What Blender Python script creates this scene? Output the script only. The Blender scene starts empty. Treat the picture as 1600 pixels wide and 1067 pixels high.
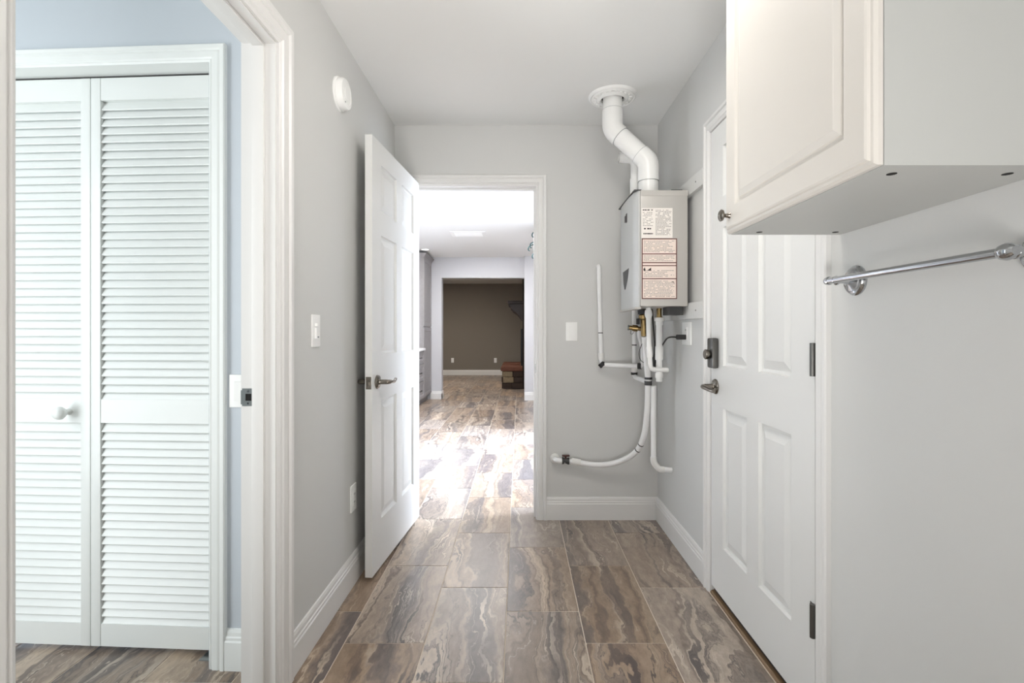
import bpy, bmesh, math, random
from mathutils import Vector, Matrix

random.seed(7)
scene = bpy.context.scene
COL = scene.collection
R = math.radians
CEIL = 2.445

# ------------------------------------------------------------------ camera
cam_d = bpy.data.cameras.new('camera')
cam = bpy.data.objects.new('camera', cam_d)
COL.objects.link(cam)
cam.location = (0, 0, 1.165)
cam.rotation_euler = (R(90), 0, 0)
cam_d.sensor_width = 36
cam_d.lens = 763 / 1600 * 36
cam_d.shift_x = -11 / 1600
cam_d.shift_y = -15.5 / 1600
cam_d.clip_start = 0.05
cam_d.clip_end = 60
scene.camera = cam

# ------------------------------------------------------------------ sky, lights, exposure
scene.view_settings.view_transform = 'Standard'
scene.view_settings.look = 'None'
scene.view_settings.exposure = 0.0
scene.view_settings.gamma = 1.0
scene.view_settings.use_curve_mapping = False
world = bpy.data.worlds.new('sky')
scene.world = world
world.use_nodes = True
wn = world.node_tree
bg = wn.nodes['Background']
bg.inputs[0].default_value = (0.75, 0.87, 1.0, 1)
bg.inputs[1].default_value = 1.6


def area(name, loc, target, sx, sy, power, color, spread=180):
    d = bpy.data.lights.new(name, 'AREA')
    d.shape = 'RECTANGLE'
    d.size, d.size_y = sx, sy
    d.energy = power
    d.color = color
    d.spread = R(spread)
    o = bpy.data.objects.new(name, d)
    COL.objects.link(o)
    o.location = loc
    o.rotation_euler = (Vector(target) - Vector(loc)).to_track_quat('-Z', 'Y').to_euler()
    return o


# laundry room: ceiling lamp, and two fill lights added behind the camera
area('laundry_ceiling_light', (0.28, 1.45, 2.40), (-0.50, 1.90, 0.2), 0.5, 0.6, 14.5, (1.0, 0.955, 0.90))
area('laundry_fill_light', (0.0, -1.5, 1.25), (0.0, 3, 1.25), 1.6, 2.3, 3.5, (1.0, 0.99, 0.98))  # added soft fill, no real window behind it
area('ceiling_fill_light', (-0.25, -0.9, 0.5), (-0.15, 1.7, 2.44), 0.8, 0.8, 18.5, (1.0, 0.985, 0.97), 105)  # added fill, aimed up to brighten the ceiling
# kitchen: daylight through the sliding door and the ceiling lights
area('patio_daylight', (2.1, 4.45, 1.45), (-0.6, 4.4, 0.2), 2.4, 1.9, 300, (0.80, 0.88, 1.0), 150)
sun_d = bpy.data.lights.new('hazy_sun', 'SUN')
sun_d.energy = 62
sun_d.angle = R(44)
sun_d.color = (0.67, 0.80, 1.0)
sun = bpy.data.objects.new('hazy_sun', sun_d)
COL.objects.link(sun)
sun.location = (6, 4.5, 5)
sun.rotation_euler = Vector((-1, 0.10, -0.95)).to_track_quat('-Z', 'Y').to_euler()
area('kitchen_ceiling_light', (-0.6, 6.7, 2.38), (-0.6, 6.9, 0), 1.2, 1.4, 62, (1.0, 0.985, 0.98))
area('living_room_light', (-1.6, 10.6, 2.38), (-1.6, 10.6, 0), 0.6, 0.6, 54, (1.0, 0.91, 0.80))
# bedroom beyond the side doorway: daylight from a window behind
area('bedroom_window_light', (-2.5, 0.80, 1.25), (-1.3, 1.75, 1.25), 1.2, 2.1, 42, (0.93, 0.985, 1.0))


# ------------------------------------------------------------------ materials
def srgb(r, g, b):
    f = lambda c: ((c / 255) / 12.92) if c / 255 <= 0.04045 else (((c / 255) + 0.055) / 1.055) ** 2.4
    return (f(r), f(g), f(b), 1)


def mat(name, col, rough=0.5, metal=0.0, bump=0.0, bscale=200, spec=0.5, mottle=0.0):
    m = bpy.data.materials.new(name)
    m.use_nodes = True
    nt = m.node_tree
    b = nt.nodes['Principled BSDF']
    b.inputs['Base Color'].default_value = col
    b.inputs['Roughness'].default_value = rough
    b.inputs['Metallic'].default_value = metal
    b.inputs['Specular IOR Level'].default_value = spec
    if bump or mottle:
        tc = nt.nodes.new('ShaderNodeTexCoord')
        nz = nt.nodes.new('ShaderNodeTexNoise')
        nz.inputs['Scale'].default_value = bscale
        nz.inputs['Detail'].default_value = 4
        nt.links.new(tc.outputs['Object'], nz.inputs['Vector'])
        if bump:
            bp = nt.nodes.new('ShaderNodeBump')
            bp.inputs['Strength'].default_value = bump
            bp.inputs['Distance'].default_value = 0.002
            nt.links.new(nz.outputs['Fac'], bp.inputs['Height'])
            nt.links.new(bp.outputs['Normal'], b.inputs['Normal'])
        if mottle:
            mx = nt.nodes.new('ShaderNodeMix')
            mx.data_type = 'RGBA'
            mx.inputs[6].default_value = col
            mx.inputs[7].default_value = tuple(c * (1 - mottle) for c in col[:3]) + (1,)
            nt.links.new(nz.outputs['Fac'], mx.inputs[0])
            nt.links.new(mx.outputs[2], b.inputs['Base Color'])
    return m


M = {}
M['wall'] = mat('grey_wall_paint', srgb(208, 208, 206), 0.6, bump=0.06, bscale=260)
M['wall_blue'] = mat('pale_blue_wall_paint', srgb(198, 205, 212), 0.6, bump=0.06, bscale=260)
M['wall_dark'] = mat('taupe_wall_paint', srgb(128, 121, 112), 0.7, bump=0.06, bscale=200)
M['wall_kitchen'] = mat('kitchen_wall_paint', srgb(199, 199, 202), 0.6, bump=0.06, bscale=260)
M['ceiling'] = mat('ceiling_paint', srgb(232, 232, 230), 0.75, bump=0.05, bscale=120)
M['trim'] = mat('trim_paint', srgb(224, 223, 221), 0.36)
M['door'] = mat('door_paint', srgb(222, 222, 220), 0.38, bump=0.03, bscale=60)
M['louver'] = mat('louver_paint', srgb(238, 241, 239), 0.33)
M['cabinet'] = mat('cabinet_white', srgb(218, 213, 206), 0.42)
M['cabinet_side'] = mat('cabinet_white_shaded', srgb(190, 191, 188), 0.45, bump=0.02, bscale=40)  # cabinet white darkened, shade of side and underside put into the colour
M['nickel'] = mat('satin_nickel', srgb(132, 126, 118), 0.26, 1.0)
M['dark_nickel'] = mat('dark_satin_nickel', srgb(104, 103, 100), 0.35, 1.0)
M['chrome'] = mat('chrome', srgb(186, 188, 191), 0.09, 1.0)
M['steel'] = mat('zinc_steel', srgb(150, 155, 155), 0.35, 1.0)
M['heater'] = mat('heater_enamel', srgb(186, 183, 178), 0.42, 0.15)
M['heater_front'] = mat('heater_front_enamel', srgb(196, 197, 195), 0.4, 0.15)
M['heater_dark'] = mat('dark_grey_metal', srgb(70, 70, 70), 0.5, 0.3)
M['black'] = mat('black_rubber', srgb(28, 27, 27), 0.5)
M['hole'] = mat('dark_hole', srgb(20, 18, 16), 0.9)
M['pvc'] = mat('white_pvc', srgb(240, 240, 238), 0.3)
M['pex'] = mat('white_pex', srgb(238, 238, 238), 0.35)
M['pex_joint'] = mat('white_fitting', srgb(232, 231, 228), 0.4)
M['brass'] = mat('brass', srgb(150, 128, 88), 0.34, 1.0)
M['red_handle'] = mat('dark_red_valve', srgb(70, 36, 32), 0.5)
M['plastic'] = mat('white_plastic', srgb(242, 242, 240), 0.35)
M['paper'] = mat('label_paper', srgb(232, 226, 220), 0.6)
M['paper_warm'] = mat('label_paper_warm', srgb(234, 218, 208), 0.6)
M['ink'] = mat('grey_print', srgb(158, 151, 147), 0.7)
M['ink_dark'] = mat('dark_print', srgb(52, 44, 44), 0.7)
M['ink_red'] = mat('dark_red_print', srgb(94, 46, 42), 0.6)
M['medallion'] = mat('plaster_white', srgb(238, 238, 236), 0.6)
M['grout'] = mat('pale_grout', srgb(214, 201, 186), 0.8, bump=0.2, bscale=300)
M['threshold'] = mat('bronze_threshold', srgb(128, 104, 78), 0.4, 0.4)
M['cab_grey'] = mat('grey_stained_wood', srgb(150, 146, 146), 0.5, mottle=0.25, bscale=18)
M['counter'] = mat('white_quartz', srgb(240, 240, 240), 0.25)
M['iron'] = mat('black_iron', srgb(22, 20, 19), 0.6)
M['teal_iron'] = mat('verdigris_metal', srgb(70, 96, 98), 0.45, 0.5)
M['mantel'] = mat('dark_mantel_wood', srgb(48, 30, 24), 0.5, mottle=0.4, bscale=14)
M['brick_red'] = mat('red_flagstone', srgb(112, 66, 46), 0.75, bump=0.5, bscale=25, mottle=0.5)
M['stone'] = mat('tan_stone', srgb(150, 132, 104), 0.85, bump=0.8, bscale=22, mottle=0.5)
M['stone_dark'] = mat('dark_stone', srgb(62, 46, 36), 0.85, bump=0.8, bscale=22, mottle=0.5)
M['brick_dark'] = mat('shaded_brick', srgb(46, 36, 30), 0.85, bump=0.6, bscale=30, mottle=0.5)  # darkness around the chimney breast is put into this brick colour


def emission(name, col, st):
    m = bpy.data.materials.new(name)
    m.use_nodes = True
    b = m.node_tree.nodes['Principled BSDF']
    b.inputs['Base Color'].default_value = col
    b.inputs['Emission Color'].default_value = col
    b.inputs['Emission Strength'].default_value = st
    return m


M['lamp_lens'] = emission('lit_lamp_lens', (1, 0.97, 0.92, 1), 4.0)

gl = bpy.data.materials.new('clear_glass')
gl.use_nodes = True
gn = gl.node_tree
gn.nodes.remove(gn.nodes['Principled BSDF'])
g_t = gn.nodes.new('ShaderNodeBsdfTransparent')
g_g = gn.nodes.new('ShaderNodeBsdfGlossy')
g_g.inputs['Roughness'].default_value = 0.02
g_m = gn.nodes.new('ShaderNodeMixShader')
g_f = gn.nodes.new('ShaderNodeFresnel')
g_f.inputs['IOR'].default_value = 1.45
gn.links.new(g_f.outputs[0], g_m.inputs[0])
gn.links.new(g_t.outputs[0], g_m.inputs[1])
gn.links.new(g_g.outputs[0], g_m.inputs[2])
gn.links.new(g_m.outputs[0], gn.nodes['Material Output'].inputs['Surface'])
M['glass'] = gl


def tile_material():
    m = bpy.data.materials.new('veined_porcelain_tile')
    m.use_nodes = True
    nt = m.node_tree
    N, L = nt.nodes, nt.links
    b = N['Principled BSDF']

    def node(t, **kw):
        n = N.new(t)
        for k, v in kw.items():
            setattr(n, k, v)
        return n

    def math_n(op, a=None, c=None):
        n = node('ShaderNodeMath', operation=op)
        for i, v in enumerate((a, c)):
            if v is None:
                continue
            if isinstance(v, (int, float)):
                n.inputs[i].default_value = v
            else:
                L.new(v, n.inputs[i])
        return n.outputs[0]

    tc = node('ShaderNodeTexCoord')
    oi = node('ShaderNodeObjectInfo')
    sx = node('ShaderNodeCombineXYZ')
    L.new(math_n('MULTIPLY', oi.outputs['Random'], 61.0), sx.inputs[0])
    L.new(math_n('MULTIPLY', oi.outputs['Random'], 173.0), sx.inputs[1])
    L.new(math_n('MULTIPLY', oi.outputs['Random'], 29.0), sx.inputs[2])
    add = node('ShaderNodeVectorMath', operation='ADD')
    L.new(tc.outputs['Object'], add.inputs[0])
    L.new(sx.outputs[0], add.inputs[1])
    # one bent field across the tile: every band, streak and vein follows its contours
    def stretched(scale_x, scale_y, detail, rough=0.5):
        mp = node('ShaderNodeMapping')
        mp.inputs['Scale'].default_value = (scale_x, scale_y, 1.0)
        L.new(add.outputs[0], mp.inputs['Vector'])
        n = node('ShaderNodeTexNoise')
        n.inputs['Scale'].default_value = 1.0
        n.inputs['Detail'].default_value = detail
        n.inputs['Roughness'].default_value = rough
        L.new(mp.outputs[0], n.inputs['Vector'])
        return n.outputs['Fac']

    sep = node('ShaderNodeSeparateXYZ')
    L.new(add.outputs[0], sep.inputs[0])
    fld = math_n('MULTIPLY', sep.outputs[0], 3.4)
    fld = math_n('ADD', fld, math_n('MULTIPLY', stretched(3.4, 1.0, 1.5), 1.15))
    fld = math_n('ADD', fld, math_n('MULTIPLY', stretched(11, 4.5, 4), 0.55))
    fld = math_n('ADD', fld, math_n('MULTIPLY', stretched(48, 17, 4), 0.17))

    def along(freq, seed, detail, rough=0.5):
        n = node('ShaderNodeTexNoise', noise_dimensions='1D')
        n.inputs['Scale'].default_value = 1.0
        n.inputs['Detail'].default_value = detail
        n.inputs['Roughness'].default_value = rough
        L.new(math_n('ADD', math_n('MULTIPLY', fld, freq), seed), n.inputs['W'])
        return n.outputs['Fac']

    rb = node('ShaderNodeValToRGB')
    cr = rb.color_ramp
    cr.elements[0].position = 0.28
    cr.elements[0].color = srgb(110, 102, 99)
    cr.elements[1].position = 0.74
    cr.elements[1].color = srgb(182, 165, 147)
    for p, c in ((0.38, srgb(124, 114, 107)), (0.44, srgb(137, 124, 114)), (0.462, srgb(160, 144, 128)), (0.55, srgb(152, 135, 120)), (0.575, srgb(128, 114, 103)), (0.62, srgb(146, 130, 116)), (0.64, srgb(170, 154, 137))):
        e = cr.elements.new(p)
        e.color = c
    L.new(along(1.55, 5.0, 1.5), rb.inputs['Fac'])
    nf_fac = along(11.0, 31.0, 5.0, 0.7)
    rf = node('ShaderNodeValToRGB')
    rf.color_ramp.elements[0].position = 0.25
    rf.color_ramp.elements[0].color = (0.56, 0.55, 0.56, 1)
    rf.color_ramp.elements[1].position = 0.75
    rf.color_ramp.elements[1].color = (1.22, 1.20, 1.18, 1)
    L.new(nf_fac, rf.inputs['Fac'])
    mul = node('ShaderNodeMix', data_type='RGBA', blend_type='MULTIPLY')
    mul.inputs[0].default_value = 0.5
    L.new(rb.outputs[0], mul.inputs[6])
    L.new(rf.outputs[0], mul.inputs[7])
    # cloudy mottling
    rc = node('ShaderNodeValToRGB')
    rc.color_ramp.elements[0].position = 0.30
    rc.color_ramp.elements[0].color = (0.66, 0.65, 0.65, 1)
    rc.color_ramp.elements[1].position = 0.70
    rc.color_ramp.elements[1].color = (1.16, 1.15, 1.14, 1)
    L.new(stretched(30, 13, 8, 0.72), rc.inputs['Fac'])
    mul2 = node('ShaderNodeMix', data_type='RGBA', blend_type='MULTIPLY')
    mul2.inputs[0].default_value = 0.9
    L.new(mul.outputs[2], mul2.inputs[6])
    L.new(rc.outputs[0], mul2.inputs[7])

    def vein(freq, width, seed):
        d = math_n('ABSOLUTE', math_n('SUBTRACT', along(freq, seed, 1.0), 0.5))
        mr = node('ShaderNodeMapRange')
        mr.inputs['From Min'].default_value = 0.0
        mr.inputs['From Max'].default_value = width
        mr.inputs['To Min'].default_value = 1.0
        mr.inputs['To Max'].default_value = 0.0
        L.new(d, mr.inputs['Value'])
        return mr.outputs[0]

    gate = math_n('MULTIPLY', math_n('MAXIMUM', math_n('SUBTRACT', stretched(7, 3.5, 2), 0.42), 0.0), 4.0)
    v1 = vein(6.0, 0.030, 11.0)
    v2 = vein(5.0, 0.028, 67.0)
    m1 = node('ShaderNodeMix', data_type='RGBA')
    L.new(math_n('MULTIPLY', v1, gate), m1.inputs[0])
    L.new(mul2.outputs[2], m1.inputs[6])
    m1.inputs[7].default_value = srgb(196, 181, 164)
    m2 = node('ShaderNodeMix', data_type='RGBA')
    L.new(math_n('MULTIPLY', v2, math_n('MULTIPLY', math_n('MAXIMUM', math_n('SUBTRACT', stretched(5, 2.2, 2), 0.40), 0.0), 4.5)), m2.inputs[0])
    L.new(m1.outputs[2], m2.inputs[6])
    m2.inputs[7].default_value = srgb(88, 79, 76)
    # tile to tile shade
    hv = node('ShaderNodeHueSaturation')
    L.new(m2.outputs[2], hv.inputs['Color'])
    fr = math_n('FRACT', math_n('MULTIPLY', oi.outputs['Random'], 7.31))
    L.new(math_n('ADD', math_n('MULTIPLY', fr, 0.28), 0.93), hv.inputs['Value'])
    L.new(math_n('ADD', math_n('MULTIPLY', math_n('FRACT', math_n('MULTIPLY', oi.outputs['Random'], 13.7)), 0.5), 0.72), hv.inputs['Saturation'])
    L.new(hv.outputs[0], b.inputs['Base Color'])
    b.inputs['Roughness'].default_value = 0.31
    b.inputs['Specular IOR Level'].default_value = 0.5
    bp = node('ShaderNodeBump')
    bp.inputs['Strength'].default_value = 0.12
    bp.inputs['Distance'].default_value = 0.002
    L.new(nf_fac, bp.inputs['Height'])
    L.new(bp.outputs[0], b.inputs['Normal'])
    return m


M['tile'] = tile_material()


# ------------------------------------------------------------------ helpers
def link(name, me, m=None, parent=None):
    o = bpy.data.objects.new(name, me)
    COL.objects.link(o)
    if m is not None:
        me.materials.append(m)
    if parent is not None:
        o.parent = parent
    return o


def build(name, bm, m, parent=None, smooth=False, keep_normals=False):
    if not keep_normals:
        bmesh.ops.recalc_face_normals(bm, faces=bm.faces[:])
    me = bpy.data.meshes.new(name)
    bm.to_mesh(me)
    bm.free()
    if smooth:
        for p in me.polygons:
            p.use_smooth = True
        me.set_sharp_from_angle(angle=R(38))
    return link(name, me, m, parent)


def box(bm, x0, x1, y0, y1, z0, z1, bevel=0.0):
    vs = [bm.verts.new((x, y, z)) for x in (x0, x1) for y in (y0, y1) for z in (z0, z1)]
    f = [(0, 1, 3, 2), (4, 6, 7, 5), (0, 4, 5, 1), (2, 3, 7, 6), (0, 2, 6, 4), (1, 5, 7, 3)]
    fs = [bm.faces.new([vs[i] for i in q]) for q in f]
    if bevel:
        es = set(e for fa in fs for e in fa.edges)
        bmesh.ops.bevel(bm, geom=list(es), offset=bevel, segments=2, affect='EDGES', profile=0.6)
    return bm


def boxobj(name, b, m, parent=None, bevel=0.0):
    bm = bmesh.new()
    box(bm, *b, bevel=bevel)
    return build(name, bm, m, parent, smooth=bevel > 0)


def fillet(pts, r, n=6):
    pts = [Vector(p) for p in pts]
    out = [pts[0]]
    for i in range(1, len(pts) - 1):
        a, b, c = pts[i - 1], pts[i], pts[i + 1]
        d1, d2 = (a - b), (c - b)
        k = min(r, d1.length * 0.49, d2.length * 0.49)
        p, q = b + d1.normalized() * k, b + d2.normalized() * k
        for j in range(n + 1):
            t = j / n
            out.append(p * (1 - t) ** 2 + b * 2 * t * (1 - t) + q * t * t)
    out.append(pts[-1])
    return out


def tube(bm, pts, r, seg=14, cap=True, inner=None):
    """r: a radius or a list of radii, one per point"""
    pts = [Vector(p) for p in pts]
    rs = r if isinstance(r, (list, tuple)) else [r] * len(pts)
    t0 = (pts[1] - pts[0]).normalized()
    up = Vector((0, 0, 1)) if abs(t0.z) < 0.9 else Vector((1, 0, 0))
    nrm = t0.cross(up).normalized()
    rings = []
    for i, p in enumerate(pts):
        if i == 0:
            t = t0
        elif i == len(pts) - 1:
            t = (pts[i] - pts[i - 1]).normalized()
        else:
            t = ((pts[i] - pts[i - 1]).normalized() + (pts[i + 1] - pts[i]).normalized()).normalized()
        nrm = (nrm - t * nrm.dot(t)).normalized()
        bi = t.cross(nrm)
        rings.append([bm.verts.new(p + (nrm * math.cos(2 * math.pi * k / seg) + bi * math.sin(2 * math.pi * k / seg)) * rs[i]) for k in range(seg)])
    for a, b in zip(rings, rings[1:]):
        for k in range(seg):
            bm.faces.new((a[k], a[(k + 1) % seg], b[(k + 1) % seg], b[k]))
    if cap:
        bm.faces.new(rings[0][::-1])
        bm.faces.new(rings[-1])
    return rings


def tubeobj(name, pts, r, m, parent=None, seg=14, cap=True):
    bm = bmesh.new()
    tube(bm, pts, r, seg, cap)
    return build(name, bm, m, parent, smooth=True)


def lathe(bm, prof, axis='z', seg=32, loc=(0, 0, 0)):
    """prof: (radius, height) pairs along the axis"""
    rings = []
    for r, h in prof:
        ring = []
        for k in range(seg):
            a = 2 * math.pi * k / seg
            c, s = r * math.cos(a), r * math.sin(a)
            p = {'z': (c, s, h), 'x': (h, c, s), 'y': (c, h, s)}[axis]
            ring.append(bm.verts.new(Vector(p) + Vector(loc)))
        rings.append(ring)
    for a, b in zip(rings, rings[1:]):
        for k in range(seg):
            bm.faces.new((a[k], a[(k + 1) % seg], b[(k + 1) % seg], b[k]))
    bm.faces.new(rings[0])
    bm.faces.new(rings[-1])
    return bm


def latheobj(name, prof, m, parent=None, axis='z', seg=32, loc=(0, 0, 0)):
    bm = bmesh.new()
    lathe(bm, prof, axis, seg, loc)
    return build(name, bm, m, parent, smooth=True)


def tag(o, label=None, cat=None, group=None, kind=None):
    if label:
        o['label'] = label
    if cat:
        o['category'] = cat
    if group:
        o['group'] = group
    if kind:
        o['kind'] = kind
    return o


def root(name, loc=(0, 0, 0), rz=0.0, **kw):
    o = bpy.data.objects.new(name, None)
    COL.objects.link(o)
    o.empty_display_size = 0.05
    o.location = loc
    o.rotation_euler = (0, 0, rz)
    return tag(o, **kw)


def struct(name, bm, m, label=None):
    return tag(build(name, bm, m), label=label, kind='structure')


# profiles of the mouldings: (distance from the opening, projection)
CASING = [(0.0, 0.0), (0.0, 0.008), (0.10, 0.012), (0.16, 0.010), (0.24, 0.015), (0.55, 0.015), (0.66, 0.012), (0.74, 0.019), (0.94, 0.019), (1.0, 0.015), (1.0, 0.0)]


def casing(parent, x0, x1, z1, w, m, th=1.0):
    """mitred door casing in the plane y = 0 of its parent: two legs and a head"""
    pr = [(d * w, h * th) for d, h in CASING]
    for part in ('left', 'head', 'right'):
        bm = bmesh.new()
        ends = []
        for e in (0, 1):
            ring = []
            for d, h in pr:
                if part == 'left':
                    p = (x0 - d, -h, 0.0 if e == 0 else z1 + d)
                elif part == 'right':
                    p = (x1 + d, -h, 0.0 if e == 0 else z1 + d)
                else:
                    p = ((x0 - d) if e == 0 else (x1 + d), -h, z1 + d)
                ring.append(bm.verts.new(p))
            ends.append(ring)
        a, b = ends
        n = len(a)
        for i in range(n - 1):
            bm.faces.new((a[i], a[i + 1], b[i + 1], b[i]))
        bm.faces.new((a[n - 1], a[0], b[0], b[n - 1]))
        bm.faces.new(a)
        bm.faces.new(b)
        build('casing_board', bm, m, parent)


BASE = [(0, 0), (0.015, 0), (0.015, 0.098), (0.012, 0.103), (0.012, 0.112), (0.009, 0.116), (0.0085, 0.128), (0.005, 0.138), (0, 0.14)]


def baseboard(name, p0, p1, m, label, inward, s=1.0):
    """straight run from p0 to p1 (x, y); inward points into the room"""
    bm = bmesh.new()
    iv = Vector((inward[0], inward[1], 0))
    ends = []
    for p in (p0, p1):
        ends.append([bm.verts.new(Vector((p[0], p[1], 0)) + iv * d + Vector((0, 0, h * s))) for d, h in BASE])
    a, b = ends
    for i in range(len(a) - 1):
        bm.faces.new((a[i], a[i + 1], b[i + 1], b[i]))
    bm.faces.new(a)
    bm.faces.new(b)
    return tag(build(name, bm, m), label=label, kind='structure')


def rings_panel(bm, x0, x1, z0, z1, prof, yface, sgn):
    """nested rectangles: prof = (inset, depth) pairs; depth goes into the door"""
    prev = None
    for ins, dep in prof:
        y = yface + sgn * dep
        r = [bm.verts.new(p) for p in ((x0 + ins, y, z0 + ins), (x1 - ins, y, z0 + ins), (x1 - ins, y, z1 - ins), (x0 + ins, y, z1 - ins))]
        if prev:
            for k in range(4):
                bm.faces.new((prev[k], prev[(k + 1) % 4], r[(k + 1) % 4], r[k]))
        prev = r
    bm.faces.new(prev)


PANEL = [(0.0, 0.0), (0.004, 0.011), (0.014, 0.0125), (0.020, 0.0105), (0.046, 0.003), (0.049, 0.003)]


def six_panel_slab(parent, w, h, t, xs, zs, m):
    """xs: [a, b, c, d] panel columns, zs: three (z0, z1) rows; front face y = 0, back y = t"""
    gx = [0, xs[0], xs[1], xs[2], xs[3], w]
    gz = [0] + [v for r in zs for v in r] + [h]
    bm = bmesh.new()
    for yy in (0, t):
        vv = {(i, j): bm.verts.new((x, yy, z)) for i, x in enumerate(gx) for j, z in enumerate(gz)}
        for i in range(5):
            for j in range(len(gz) - 1):
                if i in (1, 3) and j in (1, 3, 5):
                    continue
                bm.faces.new((vv[i, j], vv[i + 1, j], vv[i + 1, j + 1], vv[i, j + 1]))
    for a, b in (((0, 0), (w, 0)), ((0, h), (w, h))):
        bm.faces.new([bm.verts.new(p) for p in ((a[0], 0, a[1]), (b[0], 0, b[1]), (b[0], t, b[1]), (a[0], t, a[1]))])
    for x in (0, w):
        bm.faces.new([bm.verts.new(p) for p in ((x, 0, 0), (x, t, 0), (x, t, h), (x, 0, h))])
    bmesh.ops.remove_doubles(bm, verts=bm.verts[:], dist=1e-5)
    slab = build('door_slab', bm, m, parent)
    for i in (1, 3):
        for j in (1, 3, 5):
            bm = bmesh.new()
            rings_panel(bm, gx[i], gx[i + 1], gz[j], gz[j + 1], PANEL, 0, 1)
            rings_panel(bm, gx[i], gx[i + 1], gz[j], gz[j + 1], PANEL, t, -1)
            build('panel', bm, m, slab)
    return slab


# ------------------------------------------------------------------ floor and its tiles
bm = bmesh.new()
box(bm, -3.2, 2.6, -1.8, 13.3, -0.12, -0.0016)
floor = struct('floor', bm, M['grout'], 'floor of brown veined tiles laid in a staggered bond with pale joints')

TW, TL, GAP = 0.301, 0.6035, 0.0034
bm = bmesh.new()
hx, hy = (TW - GAP) / 2, (TL - GAP) / 2
lo = [bm.verts.new((x, y, -0.009)) for x, y in ((-hx, -hy), (hx, -hy), (hx, hy), (-hx, hy))]
mi = [bm.verts.new((x, y, -0.0009)) for x, y in ((-hx, -hy), (hx, -hy), (hx, hy), (-hx, hy))]
e = 0.0011
hi = [bm.verts.new((x, y, 0.0)) for x, y in ((-hx + e, -hy + e), (hx - e, -hy + e), (hx - e, hy - e), (-hx + e, hy - e))]
for a, b in ((lo, mi), (mi, hi)):
    for k in range(4):
        bm.faces.new((a[k], a[(k + 1) % 4], b[(k + 1) % 4], b[k]))
bm.faces.new(hi)
tile_me = bpy.data.meshes.new('tile')
bm.to_mesh(tile_me)
bm.free()
tile_me.materials.append(M['tile'])
X0, Y0, STEP = -0.052, 2.034, -0.2067       # a joint line, a joint across it, the stagger


def lay(ix, y_from, y_to):
    x = X0 + ix * TW
    off = Y0 + ((ix) % 3) * STEP
    n0 = math.floor((y_from - off) / TL)
    n1 = math.ceil((y_to - off) / TL)
    for n in range(n0, n1):
        if (ix, n) in laid:
            continue
        laid.add((ix, n))
        o = bpy.data.objects.new('tile', tile_me)
        COL.objects.link(o)
        o.location = (x + TW / 2, off + (n + 0.5) * TL, 0)
        o.parent = floor


laid = set()
for ix in range(-3, 3):
    lay(ix, 0.95, 3.15)
for ix in range(-7, -2):
    lay(ix, 0.7, 1.95)
for ix in range(-6, 3):
    lay(ix, 3.15, 8.6)
for ix in range(-8, 2):
    lay(ix, 8.6, 13.1)

# ------------------------------------------------------------------ room shell
XL, XR, YB = -0.772, 0.86, 3.03
XLo = -0.876
bm = bmesh.new()
box(bm, XLo, XL, -1.6, 0.742, 0, CEIL)
box(bm, XLo, XL, 1.552, YB, 0, CEIL)
box(bm, XLo, XL, 0.742, 1.552, 2.083, CEIL)
struct('wall_left', bm, M['wall'], 'pale grey hallway wall with the side doorway')
bm = bmesh.new()
box(bm, XR, XR + 0.12, -1.6, 1.400, 0, CEIL)
box(bm, XR, XR + 0.12, 2.186, YB + 0.11, 0, CEIL)
box(bm, XR, XR + 0.12, 1.400, 2.186, 2.066, CEIL)
struct('wall_right', bm, M['wall'], 'pale grey wall with the closed door and the towel bar')
bm = bmesh.new()
box(bm, -2.2, -0.668, YB, YB + 0.11, 0, CEIL)
box(bm, 0.113, XR, YB, YB + 0.11, 0, CEIL)
box(bm, XR + 0.12, 1.42, YB, YB + 0.11, 0, CEIL)
box(bm, -0.668, 0.113, YB, YB + 0.11, 2.078, CEIL)
struct('wall_back', bm, M['wall'], 'grey end wall around the doorway to the kitchen')
bm = bmesh.new()
box(bm, -2.6, XR + 0.12, -1.72, -1.6, 0, CEIL)
struct('wall_rear', bm, M['wall'])
bm = bmesh.new()
box(bm, -2.72, 1.5, -1.72, 8.6, CEIL, CEIL + 0.1)
struct('ceiling', bm, M['ceiling'], 'smooth white ceiling')
bm = bmesh.new()
box(bm, -2.8, 0.75, 8.6, 13.2, CEIL, CEIL + 0.1)
struct('ceiling_living', bm, M['ceiling'])

# kitchen shell
bm = bmesh.new()
box(bm, -2.2, -2.1, YB + 0.11, 8.43, 0, CEIL)
struct('wall_kitchen_left', bm, M['wall_kitchen'])
bm = bmesh.new()
box(bm, -2.2, -1.337, 8.43, 8.60, 0, CEIL)
box(bm, -1.337, 0.092, 8.43, 8.60, 2.093, CEIL)
struct('wall_kitchen_far', bm, M['wall_kitchen'], 'far white kitchen wall around the cased opening')
bm = bmesh.new()
box(bm, 0.092, 1.42, 8.28, 8.60, 0, CEIL)
struct('wall_kitchen_corner', bm, M['wall_kitchen'])
WX = 1.30
bm = bmesh.new()
box(bm, WX, WX + 0.12, YB + 0.11, 3.30, 0, CEIL)
box(bm, WX, WX + 0.12, 5.60, 8.28, 0, CEIL)
box(bm, WX, WX + 0.12, 3.30, 5.60, 2.10, CEIL)
struct('wall_kitchen_right', bm, M['wall_kitchen'])
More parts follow.
